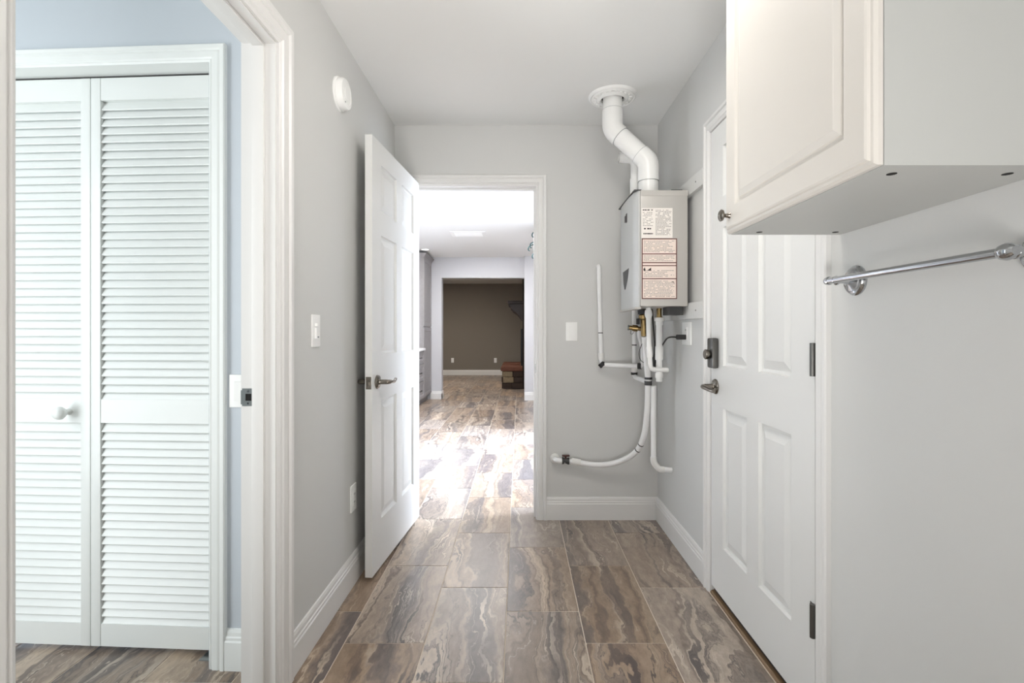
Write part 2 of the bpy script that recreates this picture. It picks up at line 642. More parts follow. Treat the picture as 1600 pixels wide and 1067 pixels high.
# patio door in it, the source of the daylight on the kitchen floor
win = root('window_1', (WX, 3.30, 0), kind='structure', label='white framed glass patio door in the right kitchen wall')
for y0, y1 in ((0.0, 0.06), (1.12, 1.18), (2.24, 2.30)):
    boxobj('window_frame', (0.03, 0.09, y0, y1, 0, 2.10), M['trim'], win)
for z0, z1 in ((0.0, 0.06), (2.04, 2.10)):
    for y0, y1 in ((0.06, 1.12), (1.18, 2.24)):
        boxobj('window_frame', (0.03, 0.09, y0, y1, z0, z1), M['trim'], win)
for y0, y1 in ((0.06, 1.12), (1.18, 2.24)):
    boxobj('pane', (0.056, 0.062, y0, y1, 0.06, 2.04), M['glass'], win)

# living room shell
bm = bmesh.new()
box(bm, -2.8, 0.75, 13.07, 13.2, 0, CEIL)
struct('wall_living_far', bm, M['wall_dark'], 'dim taupe wall at the end of the farthest room')
bm = bmesh.new()
box(bm, -2.8, -2.7, 8.6, 13.07, 0, CEIL)
struct('wall_living_left', bm, M['wall_dark'])
bm = bmesh.new()
box(bm, 0.65, 0.75, 8.6, 13.07, 0, CEIL)
struct('wall_living_right', bm, M['wall_dark'])
bm = bmesh.new()
box(bm, -2.7, -2.2, 8.45, 8.6, 0, CEIL)
struct('wall_living_near', bm, M['wall_dark'])

# bedroom shell beyond the side doorway
AC = -math.atan(0.055)
OC = (-1.0, 1.690)
wc = root('wall_closet', (OC[0], OC[1], 0), AC, kind='structure', label='pale blue wall around the white louvered closet doors')
OPX0, OPX1, OPZ = -1.068, -0.076, 2.100
bm = bmesh.new()
box(bm, OPX1, 0.124, 0, 0.11, 0, CEIL)
box(bm, -1.75, OPX0, 0, 0.11, 0, CEIL)
box(bm, OPX0, OPX1, 0, 0.11, OPZ, CEIL)
build('wall_face', bm, M['wall_blue'], wc)
bm = bmesh.new()
box(bm, OPX0 - 0.3, OPX1 + 0.12, 0.62, 0.66, 0, CEIL)
build('closet_back', bm, M['wall_blue'], wc)
bm = bmesh.new()
box(bm, -2.72, -2.6, -1.72, 1.76, 0, CEIL)
struct('wall_bedroom_left', bm, M['wall_blue'])


# ------------------------------------------------------------------ trim: side doorway
t1 = root('trim_1', (XL, 0.747, 0), R(90), kind='structure', label='white moulded casing and jamb of the side doorway')
OW = 1.547 - 0.747
casing(t1, -0.006, OW + 0.006, 2.084, 0.086, M['trim'])
for b in ((-0.005, 0.0, 0, XL - XLo, 0, 2.083), (OW, OW + 0.005, 0, XL - XLo, 0, 2.083), (0, OW, 0, XL - XLo, 2.078, 2.083)):
    boxobj('jamb_board', b, M['trim'], t1)
for b in ((0, 0.013, 0.032, 0.068, 0, 2.065), (OW - 0.013, OW, 0.032, 0.068, 0, 2.065), (0, OW, 0.032, 0.068, 2.065, 2.078)):
    boxobj('door_stop', b, M['trim'], t1, bevel=0.002)
t1b = root('trim_2', (XLo, 1.547, 0), R(-90), kind='structure', label='white casing on the bedroom side of the doorway')
casing(t1b, -0.006, OW + 0.006, 2.084, 0.086, M['trim'])

# strike plate on the far jamb
sp = root('strike_plate', (XL, 1.547, 0.957), R(90), label='small steel strike plate with a dark latch hole on the doorway jamb', cat='strike plate')
bm = bmesh.new()
W2 = 0.0275
for z0, z1, x0, x1 in ((-W2, -0.011, 0.070, 0.104), (0.011, W2, 0.070, 0.104), (-0.011, 0.011, 0.0935, 0.104), (-0.011, 0.011, 0.070, 0.0745)):
    box(bm, -0.0024, 0.0, x0, x1, z0, z1)
box(bm, -0.0024, 0.003, 0.104, 0.1085, -0.022, 0.022)
build('plate', bm, M['steel'], sp)
boxobj('latch_hole', (-0.0012, 0.0, 0.0745, 0.0935, -0.011, 0.011), M['hole'], sp)
for z in (-0.019, 0.019):
    latheobj('screw', [(0.0, -0.0034), (0.0032, -0.0034), (0.0036, -0.0022)], M['chrome'], sp, axis='x', seg=10, loc=(0, 0.085, z))
# (the hole opens towards the camera: everything sits in front of the jamb face)

# ------------------------------------------------------------------ trim: doorway to the kitchen
t3 = root('trim_3', (-0.660, YB, 0), 0, kind='structure', label='white casing and jamb of the doorway to the kitchen')
KW = 0.763
casing(t3, -0.006, KW + 0.006, 2.073, 0.061, M['trim'])
for b in ((-0.008, 0, 0, 0.11, 0, 2.078), (KW, KW + 0.009, 0, 0.11, 0, 2.078), (0, KW, 0, 0.11, 2.068, 2.078)):
    boxobj('jamb_board', b, M['trim'], t3)
for b in ((0, 0.011, 0.04, 0.075, 0, 2.057), (KW - 0.011, KW, 0.04, 0.075, 0, 2.057), (0, KW, 0.04, 0.075, 2.057, 2.068)):
    boxobj('door_stop', b, M['trim'], t3)
t3b = root('trim_4', (0.103, YB + 0.11, 0), R(180), kind='structure', label='white casing on the kitchen side of the doorway')
casing(t3b, -0.006, KW + 0.006, 2.073, 0.061, M['trim'])
ks = root('strike_plate', (0.103, YB + 0.02, 0.935), 0, label='tiny steel strike plate on the right jamb of the kitchen doorway', cat='strike plate')
boxobj('plate', (-0.002, 0, -0.013, 0.013, -0.028, 0.028), M['steel'], ks)
boxobj('latch_hole', (-0.0026, -0.0015, -0.006, 0.007, -0.011, 0.011), M['hole'], ks)

# ------------------------------------------------------------------ trim: exterior door, closet
t5 = root('trim_5', (XR, 2.178, 0), R(-90), kind='structure', label='white casing around the closed door on the right')
EW = 2.178 - 1.408
casing(t5, -0.002, EW + 0.004, 2.054, 0.060, M['trim'], th=0.95)
for b in ((-0.008, 0, 0, 0.12, 0, 2.066), (EW, EW + 0.008, 0, 0.12, 0, 2.066), (0, EW, 0, 0.12, 2.052, 2.066)):
    boxobj('jamb_board', b, M['trim'], t5)
for b in ((0, 0.022, 0.0375, 0.080, 0, 2.052), (EW - 0.022, EW, 0.0375, 0.080, 0, 2.052), (0, EW, 0.0375, 0.080, 2.030, 2.052), (0, EW, 0.0375, 0.060, 0.012, 0.060)):
    boxobj('door_stop', b, M['trim'], t5)  # unseen stops added behind the slab to block sun leaking past it
t6 = root('trim_6', (OC[0], OC[1], 0), AC, kind='structure', label='white casing of the louvered closet opening')
casing(t6, OPX0 - 0.002, OPX1 + 0.006, OPZ - 0.004, 0.060, M['louver'], th=0.9)
for b in ((OPX0 - 0.001, OPX0 + 0.0, 0, 0.11, 0, OPZ), (OPX1, OPX1 + 0.001, 0, 0.11, 0, OPZ), (OPX0, OPX1, 0, 0.11, OPZ - 0.004, OPZ)):
    boxobj('jamb_board', b, M['louver'], t6)
boxobj('door_track', (OPX0 + 0.01, OPX1 - 0.005, 0.064, 0.086, OPZ - 0.008, OPZ - 0.004), M['heater_dark'], t6)

# ------------------------------------------------------------------ baseboards
baseboard('baseboard_left', (XL, 1.640), (XL, YB), M['trim'], 'white baseboard along the left hallway wall', (1, 0))
baseboard('baseboard_back', (0.170, YB), (XR, YB), M['trim'], 'white baseboard under the water pipes', (0, -1))
baseboard('baseboard_right', (XR, 2.240), (XR, YB), M['trim'], 'white baseboard right of the water pipes', (-1, 0))
baseboard('baseboard_front', (XR, -1.6), (XR, 1.345), M['trim'], 'white baseboard below the towel bar', (-1, 0))
ca, sa = math.cos(AC), math.sin(AC)
wcp = lambda x, y: (OC[0] + x * ca - y * sa, OC[1] + x * sa + y * ca)
baseboard('baseboard_closet', wcp(-0.011, 0), wcp(0.124, 0), M['louver'], 'white baseboard right of the closet casing', (sa, -ca))
baseboard('baseboard_kitchen', (-1.525, 8.43), (-1.322, 8.43), M['trim'], 'white baseboard left of the far opening', (0, -1))
baseboard('baseboard_opening', (-1.337, 8.415), (-1.337, 8.60), M['trim'], None, (1, 0))
baseboard('baseboard_corner', (0.092, 8.28), (1.30, 8.28), M['trim'], 'white baseboard right of the far opening', (0, -1))
baseboard('baseboard_living', (-2.7, 13.07), (-0.45, 13.07), M['trim'], 'white baseboard in the farthest dim room', (0, -1))

# ------------------------------------------------------------------ door_1: open six-panel door
d1 = root('door_1', (-0.683, 2.270, 0.020), math.atan2(0.9966, 0.0826), kind='structure', label='white six-panel door standing open against the left wall')
slab1 = six_panel_slab(d1, 0.763, 2.062, 0.034, [0.118, 0.345, 0.430, 0.648],
                       [(0.232, 0.815), (1.034, 1.615), (1.728, 1.958)], M['door'])


def lever_set(parent, x, z, y, side, lever_dir, m, drop=0.0):
    """rose, neck and lever; side -1 stands out of the front face"""
    s = side
    h = latheobj('lever_handle', [(0.0, 0.0), (0.033, 0.0), (0.033, s * 0.004), (0.029, s * 0.009), (0.014, s * 0.013), (0.0115, s * 0.020), (0.0115, s * 0.046), (0.0, s * 0.046)], m, parent, axis='y', loc=(x, y, z))
    pts = fillet([(x, y + s * 0.040, z), (x, y + s * 0.058, z), (x + lever_dir * 0.03, y + s * 0.062, z), (x + lever_dir * 0.075, y + s * 0.058, z - 0.006), (x + lever_dir * 0.112, y + s * 0.052, z + drop)], 0.02)
    n = len(pts)
    tubeobj('lever', pts, [0.0115 - 0.004 * i / (n - 1) for i in range(n)], m, h, seg=12)
    return h


lever_set(d1, 0.063, 0.905, 0.0, -1, 1, M['nickel'], 0.004)
lever_set(d1, 0.063, 0.905, 0.034, 1, 1, M['nickel'], 0.004)
lp = boxobj('latch_plate', (-0.0016, 0.0, 0.0045, 0.0295, 0.876, 0.934), M['nickel'], d1)
boxobj('latch_bolt', (-0.010, -0.001, 0.010, 0.024, 0.895, 0.915), M['nickel'], lp, bevel=0.003)
for z in (0.25, 1.03, 1.85):
    tubeobj('hinge', [(0.766, 0.040, z - 0.045), (0.766, 0.040, z + 0.045)], 0.006, M['nickel'], d1, seg=10)

# ------------------------------------------------------------------ door_2: closed exterior door
d2 = root('door_2', (0.856, 2.172, 0.042), R(-90), kind='structure', label='closed white six-panel door with deadbolt and lever on the right')
six_panel_slab(d2, 0.760, 2.006, 0.040, [0.122, 0.335, 0.425, 0.636],
               [(0.211, 0.800), (0.978, 1.560), (1.690, 1.905)], M['door'])
# hinges, barrels beside the casing
for z in (0.287, 1.042, 1.80):
    hg = tubeobj('hinge', [(0.761, -0.008, z - 0.048), (0.761, -0.008, z + 0.048)], 0.0075, M['dark_nickel'], d2, seg=12)
    boxobj('hinge_leaf', (0.738, 0.758, -0.0015, 0.0, z - 0.045, z + 0.045), M['dark_nickel'], hg)
# deadbolt box with thumb turn
dbx = root('deadbolt', (0.052, 0, 1.030))
dbx.parent = d2
bm = bmesh.new()
box(bm, -0.031, 0.031, -0.030, 0.0, -0.066, 0.066, bevel=0.011)
db = build('deadbolt', bm, M['dark_nickel'], d2, smooth=True)
db.location = (0.052, 0, 1.030)
bpy.data.objects.remove(dbx)
tt = latheobj('thumb_turn', [(0, -0.029), (0.012, -0.029), (0.012, -0.036), (0.021, -0.036), (0.022, -0.046), (0.019, -0.049), (0, -0.049)], M['nickel'], db, axis='y', loc=(-0.004, 0, -0.006))
lever_set(d2, 0.048, 0.884, 0.0, -1, 1, M['nickel'], -0.008)
# threshold under it
th = root('trim_7', (0, 0, 0), 0, kind='structure', label='bronze metal threshold under the closed door')
bm = bmesh.new()
prof = [(0.853, -0.001), (0.853, 0.008), (0.858, 0.013), (0.872, 0.017), (0.985, 0.019), (0.985, -0.001)]
ends = [[bm.verts.new((x, y, z)) for x, z in prof] for y in (1.408, 2.178)]
for k in range(len(prof)):
    bm.faces.new((ends[0][k], ends[0][(k + 1) % len(prof)], ends[1][(k + 1) % len(prof)], ends[1][k]))
bm.faces.new(ends[0])
bm.faces.new(ends[1])
build('sill_bar', bm, M['threshold'], th)
boxobj('door_sweep', (0.868, 0.890, 1.412, 2.170, 0.0185, 0.042), M['black'], th)
boxobj('caulk_line', (0.8495, 0.853, 1.30, 2.20, -0.001, 0.0018), M['grout'], th)

# ------------------------------------------------------------------ door_3: louvered bifold closet doors
d3 = root('door_3', (OC[0], OC[1], 0), AC, kind='structure', label='white louvered bifold closet doors with a round knob')
PITCH = 0.0293
slat_bm = bmesh.new()
SW, ST = 0.484 - 2 * 0.036, 0.0065
a = R(65)
cy, cz = math.cos(a), math.sin(a)
ch = 0.0225
for s in (0, 1):
    pass
pr = []
for u, v in ((-ch, -ST / 2), (ch, -ST / 2), (ch, ST / 2), (-ch, ST / 2)):
    pr.append((u * cy - v * cz, u * cz + v * cy))
vs = [[slat_bm.verts.new((x, p[0], p[1])) for p in pr] for x in (0, SW)]
for k in range(4):
    slat_bm.faces.new((vs[0][k], vs[0][(k + 1) % 4], vs[1][(k + 1) % 4], vs[1][k]))
slat_bm.faces.new(vs[0])
slat_bm.faces.new(vs[1])
bmesh.ops.recalc_face_normals(slat_bm, faces=slat_bm.faces[:])
bmesh.ops.bevel(slat_bm, geom=[e_ for e_ in slat_bm.edges if abs(e_.verts[0].co.x - e_.verts[1].co.x) > 0.1], offset=0.0016, segments=1, affect='EDGES')
slat_me = bpy.data.meshes.new('slat')
slat_bm.to_mesh(slat_me)
slat_bm.free()
slat_me.materials.append(M['louver'])
YL0, YL1 = 0.060, 0.089


def louver_leaf(x0, x1, knob):
    leaf_bm = bmesh.new()
    box(leaf_bm, x0, x0 + 0.036, YL0, YL1, 0.018, 2.089, bevel=0.002)
    leaf = build('door_leaf', leaf_bm, M['louver'], d3, smooth=True)
    boxobj('stile', (x1 - 0.036, x1, YL0, YL1, 0.018, 2.089), M['louver'], leaf, bevel=0.002)
    for z0, z1 in ((0.018, 0.100), (0.832, 0.918), (2.008, 2.089)):
        boxobj('rail', (x0 + 0.036, x1 - 0.036, YL0 + 0.002, YL1 - 0.002, z0, z1), M['louver'], leaf)
    for z0, z1 in ((0.100, 0.832), (0.918, 2.008)):
        n = int(round((z1 - z0) / PITCH))
        p = (z1 - z0) / n
        for k in range(n):
            o = bpy.data.objects.new('slat', slat_me)
            COL.objects.link(o)
            o.parent = leaf
            o.location = (x0 + 0.036, (YL0 + YL1) / 2 + 0.001, z0 + (k + 0.5) * p)
    if knob:
        kx, kz = x1 - 0.082, 0.872
        latheobj('knob', [(0, 0), (0.012, 0), (0.010, -0.012), (0.011, -0.020), (0.019, -0.026), (0.0235, -0.034), (0.0235, -0.040), (0.019, -0.048), (0.010, -0.053), (0, -0.054)], M['louver'], leaf, axis='y', seg=28, loc=(kx, YL0 + 0.002, kz))


louver_leaf(-0.566, -0.082, False)
louver_leaf(-1.053, -0.569, True)
fb = boxobj('floor_bracket', (-0.135, -0.077, 0.030, 0.095, 0.0, 0.004), M['steel'], d3)
boxobj('pivot_pin', (-0.10, -0.088, 0.066, 0.082, 0.004, 0.022), M['heater_dark'], fb)
tv = boxobj('top_pivot', (-0.135, -0.085, 0.066, 0.084, 2.089, 2.093), M['heater_dark'], d3)


# ------------------------------------------------------------------ switches, outlets, alarm
def wall_plate(name, loc, rz, label, cat, insert, w=0.071, h=0.116, m=None):
    r = root(name, loc, rz, label=label, cat=cat)
    m = m or M['plastic']
    boxobj('cover_plate', (-w / 2, w / 2, -0.006, 0.0, -h / 2, h / 2), m, r, bevel=0.0022)
    if insert == 'rocker':
        boxobj('rocker_frame', (-0.0175, 0.0175, -0.0072, -0.005, -0.0345, 0.0345), m, r)
        bm = bmesh.new()
        vs = [bm.verts.new(p) for p in ((-0.0155, -0.0076, -0.032), (0.0155, -0.0076, -0.032), (0.0155, -0.0115, 0.032), (-0.0155, -0.0115, 0.032), (-0.0155, -0.004, -0.032), (0.0155, -0.004, -0.032), (0.0155, -0.004, 0.032), (-0.0155, -0.004, 0.032))]
        for q in ((0, 1, 2, 3), (0, 4, 5, 1), (1, 5, 6, 2), (2, 6, 7, 3), (3, 7, 4, 0)):
            bm.faces.new([vs[i] for i in q])
        build('rocker', bm, m, r)
    elif insert == 'dimmer':
        boxobj('rocker', (-0.017, 0.017, -0.0125, -0.005, -0.030, 0.012), m, r, bevel=0.0015)
        boxobj('dimmer_slider', (-0.014, 0.004, -0.016, -0.005, 0.017, 0.029), m, r, bevel=0.0015)
        boxobj('status_light', (-0.006, 0.006, -0.0135, -0.012, -0.026, -0.021), M['steel'], r)
    elif insert == 'outlet':
        boxobj('receptacle', (-0.0168, 0.0168, -0.0085, -0.005, -0.0335, 0.0335), m, r, bevel=0.0015)
        for z in (-0.018, 0.018):
            for x in (-0.006, 0.006):
                boxobj('slot', (x - 0.0011, x + 0.0011, -0.0089, -0.0083, z - 0.004, z + 0.004), M['hole'], r)
    return r


wall_plate('light_switch', (XL, 1.847, 1.168), R(90), 'white dimmer switch on the left hallway wall', 'light switch', 'dimmer', h=0.122)
wall_plate('light_switch', (0.3256, YB, 1.165), 0, 'white rocker switch on the grey end wall beside the kitchen doorway', 'light switch', 'rocker')
px_, py_ = wcp(0.036, 0)
wall_plate('light_switch', (px_, py_, 0.960), AC, 'white rocker switch half hidden behind the side doorway jamb', 'light switch', 'rocker', h=0.113)
wall_plate('wall_outlet', (XL, 2.266, 0.395), R(90), 'white outlet low on the left wall beside the open door', 'outlet', 'outlet', h=0.122)
wall_plate('wall_outlet', (XR, 2.495, 1.155), R(-90), 'white outlet with a black plug under the mounting boards', 'outlet', 'outlet', w=0.128)
wall_plate('wall_outlet', (-1.780, 13.07, 0.395), 0, 'left outlet of the two on the far taupe wall', 'outlet', 'outlet', h=0.125)
wall_plate('wall_outlet', (-0.633, 13.07, 0.395), 0, 'outlet on the far taupe wall next to the stone hearth', 'outlet', 'outlet', h=0.125)

sa_ = root('smoke_alarm', (XL, 2.090, 2.180), R(90), label='round off-white smoke alarm high on the left wall', cat='smoke alarm')
latheobj('alarm_base', [(0, 0), (0.070, 0), (0.070, -0.008), (0.066, -0.010), (0, -0.010)], M['plastic'], sa_, axis='y', seg=40)
latheobj('alarm_body', [(0, -0.009), (0.066, -0.009), (0.066, -0.026), (0.060, -0.036), (0.045, -0.039), (0.044, -0.037), (0.030, -0.037), (0.029, -0.040), (0, -0.041)], M['plastic'], sa_, axis='y', seg=40)
boxobj('indicator_light', (-0.027, -0.021, -0.0385, -0.036, -0.045, -0.040), M['hole'], sa_)

# ------------------------------------------------------------------ wall cabinet over the right wall
wcb = root('wall_cabinet', (0.548, 1.307, 1.424), R(-90), label='white wall cabinet with a raised-panel door above the towel bar', cat='cabinet')
CL, CH, CD = 0.547, 0.78, 0.311     # length along the wall, height, depth
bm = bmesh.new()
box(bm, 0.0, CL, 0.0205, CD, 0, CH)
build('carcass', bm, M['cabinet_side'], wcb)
DOORP = [(0.0, 0.012), (0.004, 0.007), (0.009, 0.006), (0.011, 0.002), (0.015, 0.0), (0.064, 0.0)]
bm = bmesh.new()
x0, x1, z0, z1 = 0.001, CL - 0.001, 0.001, CH - 0.001


def ring_strip(bm, x0, x1, z0, z1, prof, y0=0.0):
    prev = None
    first = None
    for ins, dep in prof:
        r = [bm.verts.new(p) for p in ((x0 + ins, y0 + dep, z0 + ins), (x1 - ins, y0 + dep, z0 + ins), (x1 - ins, y0 + dep, z1 - ins), (x0 + ins, y0 + dep, z1 - ins))]
        if prev:
            for k in range(4):
                bm.faces.new((prev[k], prev[(k + 1) % 4], r[(k + 1) % 4], r[k]))
        first = first or r
        prev = r
    return first, prev


f, l = ring_strip(bm, x0, x1, z0, z1, [(0.0, 0.0195), (0.0, 0.0195)] and [(0.0, 0.0195)] + DOORP)
bm.faces.new(f)
cdoor = build('cabinet_door', bm, M['cabinet'], wcb)
bm = bmesh.new()
f, l = ring_strip(bm, x0, x1, z0, z1, [(0.064, 0.0), (0.067, 0.006), (0.073, 0.008), (0.076, 0.008), (0.078, 0.004), (0.081, 0.0035), (0.091, 0.001), (0.093, 0.0)])
bm.faces.new(l)
build('panel', bm, M['cabinet'], cdoor)
latheobj('knob', [(0, 0), (0.008, 0), (0.006, -0.004), (0.005, -0.012), (0.008, -0.016), (0.0145, -0.019), (0.0155, -0.023), (0.012, -0.026), (0, -0.027)], M['nickel'], cdoor, axis='y', seg=24, loc=(0.036, 0, 0.043))
for x, y in ((0.035, 0.078), (0.035, 0.276), (0.505, 0.064), (0.505, 0.254)):
    latheobj('screw_hole', [(0, 0.0005), (0.0075, 0.0005), (0.0075, -0.0006), (0, -0.0006)], M['hole'], wcb, axis='z', seg=16, loc=(x, y, 0))

# ------------------------------------------------------------------ towel bar
tb = root('towel_bar', (XR, 1.243, 1.295), R(-90), label='chrome towel bar with round rosettes on the right wall', cat='towel bar')
BY = -0.065
tubeobj('bar', [(-0.012, BY, 0), (0.452, BY, 0)], 0.0085, M['chrome'], tb, seg=20)
for k, x in enumerate((0.0, 0.448)):
    rs = latheobj('rosette', [(0, 0), (0.038, 0), (0.0385, -0.005), (0.034, -0.009), (0.033, -0.012), (0.028, -0.0135), (0.027, -0.017), (0.017, -0.020), (0.010, -0.024), (0.0075, -0.034), (0.008, -0.046), (0.012, -0.050), (0.012, -0.054), (0.0085, -0.057)], M['chrome'], tb, axis='y', seg=32, loc=(x, 0, 0))
    if k == 1:
        latheobj('bar_holder', [(0.0, -0.016), (0.008, -0.015), (0.0125, -0.009), (0.0145, 0), (0.0125, 0.009), (0.008, 0.015), (0.0, 0.016)], M['chrome'], rs, axis='x', seg=24, loc=(x, BY, 0))
    else:
        latheobj('bar_holder', [(0.0, -0.021), (0.0075, -0.021), (0.009, -0.019), (0.009, -0.014), (0.0108, -0.013), (0.0108, -0.008), (0.009, -0.007), (0.009, 0.016), (0, 0.016)], M['chrome'], rs, axis='x', seg=20, loc=(x, BY, 0))

# ------------------------------------------------------------------ mounting boards behind the heater
for z0, z1, lab in ((1.840, 1.917, 'upper white mounting board behind the water heater'), (1.227, 1.306, 'lower white mounting board behind the water heater')):
    b_ = root('mounting_board', (XR, 2.240, z0), R(90), label=lab, cat='board', group='boards behind the water heater')
    boxobj('plank', (0.0, 0.79, 0.0, 0.019, 0, z1 - z0), M['wall'], b_, bevel=0.001)
    latheobj('screw', [(0, 0.0188), (0.004, 0.0188), (0.0035, 0.0205), (0, 0.0205)], M['heater_dark'], b_, axis='y', seg=10, loc=(0.085, 0, (z1 - z0) * 0.5))
    b_.scale = (1, 1, 1)

# ------------------------------------------------------------------ tankless water heater
HY0, HY1 = 2.413, 2.800
HX0, HX1 = 0.600, 0.834
HZ0, HZ1 = 1.2905, 1.864
wh = root('water_heater', (0, 0, 0), label='grey tankless water heater with printed labels hung on the right wall', cat='water heater')
bm = bmesh.new()
box(bm, HX0, HX1, HY0, HY1, HZ0, HZ1, bevel=0.004)
case = build('case', bm, M['heater'], wh, smooth=True)
# top flange of the case
boxobj('top_flange', (HX0 + 0.002, HX1 + 0.001, HY0 - 0.0015, HY0 + 0.002, HZ1 - 0.028, HZ1 - 0.001), M['heater'], wh)
# bowed front cover: profile in plan
bm = bmesh.new()
prof = []
for k in range(13):
    t = k / 12
    y = HY0 + 0.006 + (HY1 - HY0 - 0.012) * t
    bow = 1 - (2 * t - 1) ** 2
    edge = min(1, min(t, 1 - t) / 0.06)
    prof.append((HX0 - 0.008 - 0.014 * edge - 0.006 * bow, y))
prof = [(HX0 - 0.001, HY0 + 0.006)] + prof + [(HX0 - 0.001, HY1 - 0.006)]
ends = [[bm.verts.new((x, y, z)) for x, y in prof] for z in (HZ0 - 0.004, HZ1 - 0.002)]
for k in range(len(prof)):
    k2 = (k + 1) % len(prof)
    bm.faces.new((ends[0][k], ends[0][k2], ends[1][k2], ends[1][k]))
bm.faces.new(ends[0])
bm.faces.new(ends[1])
cover = build('front_cover', bm, M['heater_front'], wh, smooth=True)
boxobj('top_edge', (HX0 - 0.030, HX0 + 0.006, HY0 + 0.004, HY1 - 0.004, HZ1 - 0.002, HZ1 + 0.004), M['heater_dark'], wh)
boxobj('bottom_edge', (HX0 - 0.026, HX0 + 0.004, HY0 + 0.004, HY1 - 0.004, HZ0 - 0.014, HZ0 - 0.004), M['heater'], wh)
boxobj('back_plate', (HX1, XR - 0.0195, HY0 + 0.02, HY1 - 0.02, HZ0 + 0.01, HZ1 - 0.015), M['heater_dark'], wh)
bk = boxobj('wall_bracket', (HX1 - 0.05, XR - 0.0195, HY0 + 0.10, HY1 - 0.10, HZ1 - 0.01, HZ1 + 0.032), M['heater_dark'], wh)
boxobj('lower_bracket', (0.754, 0.825, HY0 + 0.045, HY0 + 0.15, 1.249, HZ0), M['heater_dark'], wh)
# badge and maker's mark on the front cover (small dark shapes)
def front_plate(name, pts, y_mid, m):
    bm = bmesh.new()
    lo_, hi_ = [], []
    for y, z in pts:
        t = (y - HY0 - 0.006) / (HY1 - HY0 - 0.012)
        x = HX0 - 0.022 - 0.006 * (1 - (2 * t - 1) ** 2)
        lo_.append(bm.verts.new((x + 0.001, y, z)))
        hi_.append(bm.verts.new((x - 0.0015, y, z)))
    n = len(pts)
    for k in range(n):
        bm.faces.new((lo_[k], lo_[(k + 1) % n], hi_[(k + 1) % n], hi_[k]))
    bm.faces.new(lo_)
    bm.faces.new(hi_)
    return build(name, bm, m, cover)


front_plate('badge', [(2.545, 1.495), (2.690, 1.490), (2.672, 1.425), (2.645, 1.392), (2.625, 1.390), (2.600, 1.410), (2.572, 1.440)], 2.62, M['heater_dark'])
mark = front_plate('emblem', [(2.585, 1.792), (2.612, 1.792), (2.612, 1.786), (2.640, 1.786), (2.640, 1.752), (2.612, 1.752), (2.612, 1.744), (2.585, 1.744)], 2.61, M['ink_dark'])

# printed labels on the side that faces the hallway
LY = HY0


def label_sheet(name, x0, x1, z0, z1, m):
    return boxobj(name, (x0, x1, LY - 0.0012, LY + 0.001, z0, z1), m, wh)


def print_block(parent, x0, x1, z0, z1, rows, m, weight=0.45, ragged=0.25, dens=0.85, rnd=random.Random(3)):
    """unreadable small print: short dashes in rows"""
    bm = bmesh.new()
    rh = (z1 - z0) / rows
    for r_ in range(rows):
        zc = z1 - (r_ + 0.5) * rh
        xe = x1 - (x1 - x0) * ragged * rnd.random() ** 2
        x = x0
        while x < xe - 0.002:
            L_ = rnd.uniform(0.003, 0.011)
            xx = min(x + L_, xe)
            if rnd.random() < dens:
                box(bm, x, xx, LY - 0.0016, LY - 0.0011, zc - rh * weight / 2, zc + rh * weight / 2)
            x = xx + 0.0018
    o = build('fine_print', bm, m, parent)
    o['kind'] = 'stuff'
    return o


l1 = label_sheet('rating_label', 0.605, 0.758, 1.627, 1.775, M['paper'])
print_block(l1, 0.611, 0.661, 1.762, 1.769, 1, M['ink_dark'], 0.8, 0.0, 0.9)
print_block(l1, 0.611, 0.664, 1.684, 1.757, 9, M['ink'], 0.4, 0.3)
print_block(l1, 0.617, 0.655, 1.669, 1.677, 1, M['ink_dark'], 0.8, 0.0, 0.6)
print_block(l1, 0.614, 0.661, 1.645, 1.652, 1, M['ink_dark'], 0.9, 0.0, 1.0)
print_block(l1, 0.674, 0.753, 1.640, 1.768, 19, M['ink'], 0.5, 0.3)
l2 = label_sheet('warning_label', 0.606, 0.780, 1.326, 1.625, M['paper_warm'])
bm = bmesh.new()
bt = 0.0045
box(bm, 0.606, 0.606 + bt, LY - 0.0018, LY - 0.0011, 1.326, 1.625)
box(bm, 0.780 - bt, 0.780, LY - 0.0018, LY - 0.0011, 1.326, 1.625)
for z in (1.6205, 1.546, 1.503, 1.4885, 1.424, 1.326):
    box(bm, 0.606 + bt, 0.780 - bt, LY - 0.0018, LY - 0.0011, z, z + bt)
build('red_border', bm, M['ink_red'], l2)
for z0_, z1_, n in ((1.555, 1.616, 9), (1.511, 1.542, 5), (1.433, 1.470, 5), (1.335, 1.418, 12)):
    print_block(l2, 0.616, 0.772, z0_, z1_, n, M['ink'], 0.42, 0.3)
# small dark pictograms: a flame, a low block, a hook-shaped arrow
def picto(pts):
    bm = bmesh.new()
    lo_ = [bm.verts.new((x, LY - 0.0011, z)) for x, z in pts]
    hi_ = [bm.verts.new((x, LY - 0.0019, z)) for x, z in pts]
    n = len(pts)
    for k in range(n):
        bm.faces.new((lo_[k], lo_[(k + 1) % n], hi_[(k + 1) % n], hi_[k]))
    bm.faces.new(lo_)
    bm.faces.new(hi_)
    build('pictogram', bm, M['ink_dark'], l2)


picto([(0.614, 1.470), (0.617, 1.464), (0.623, 1.464), (0.625, 1.471), (0.622, 1.477), (0.621, 1.483), (0.618, 1.478), (0.615, 1.475)])
picto([(0.634, 1.466), (0.652, 1.466), (0.652, 1.481), (0.648, 1.478), (0.643, 1.474), (0.638, 1.471)])
picto([(0.754, 1.412), (0.764, 1.412), (0.767, 1.404), (0.764, 1.404), (0.762, 1.409), (0.754, 1.409)])

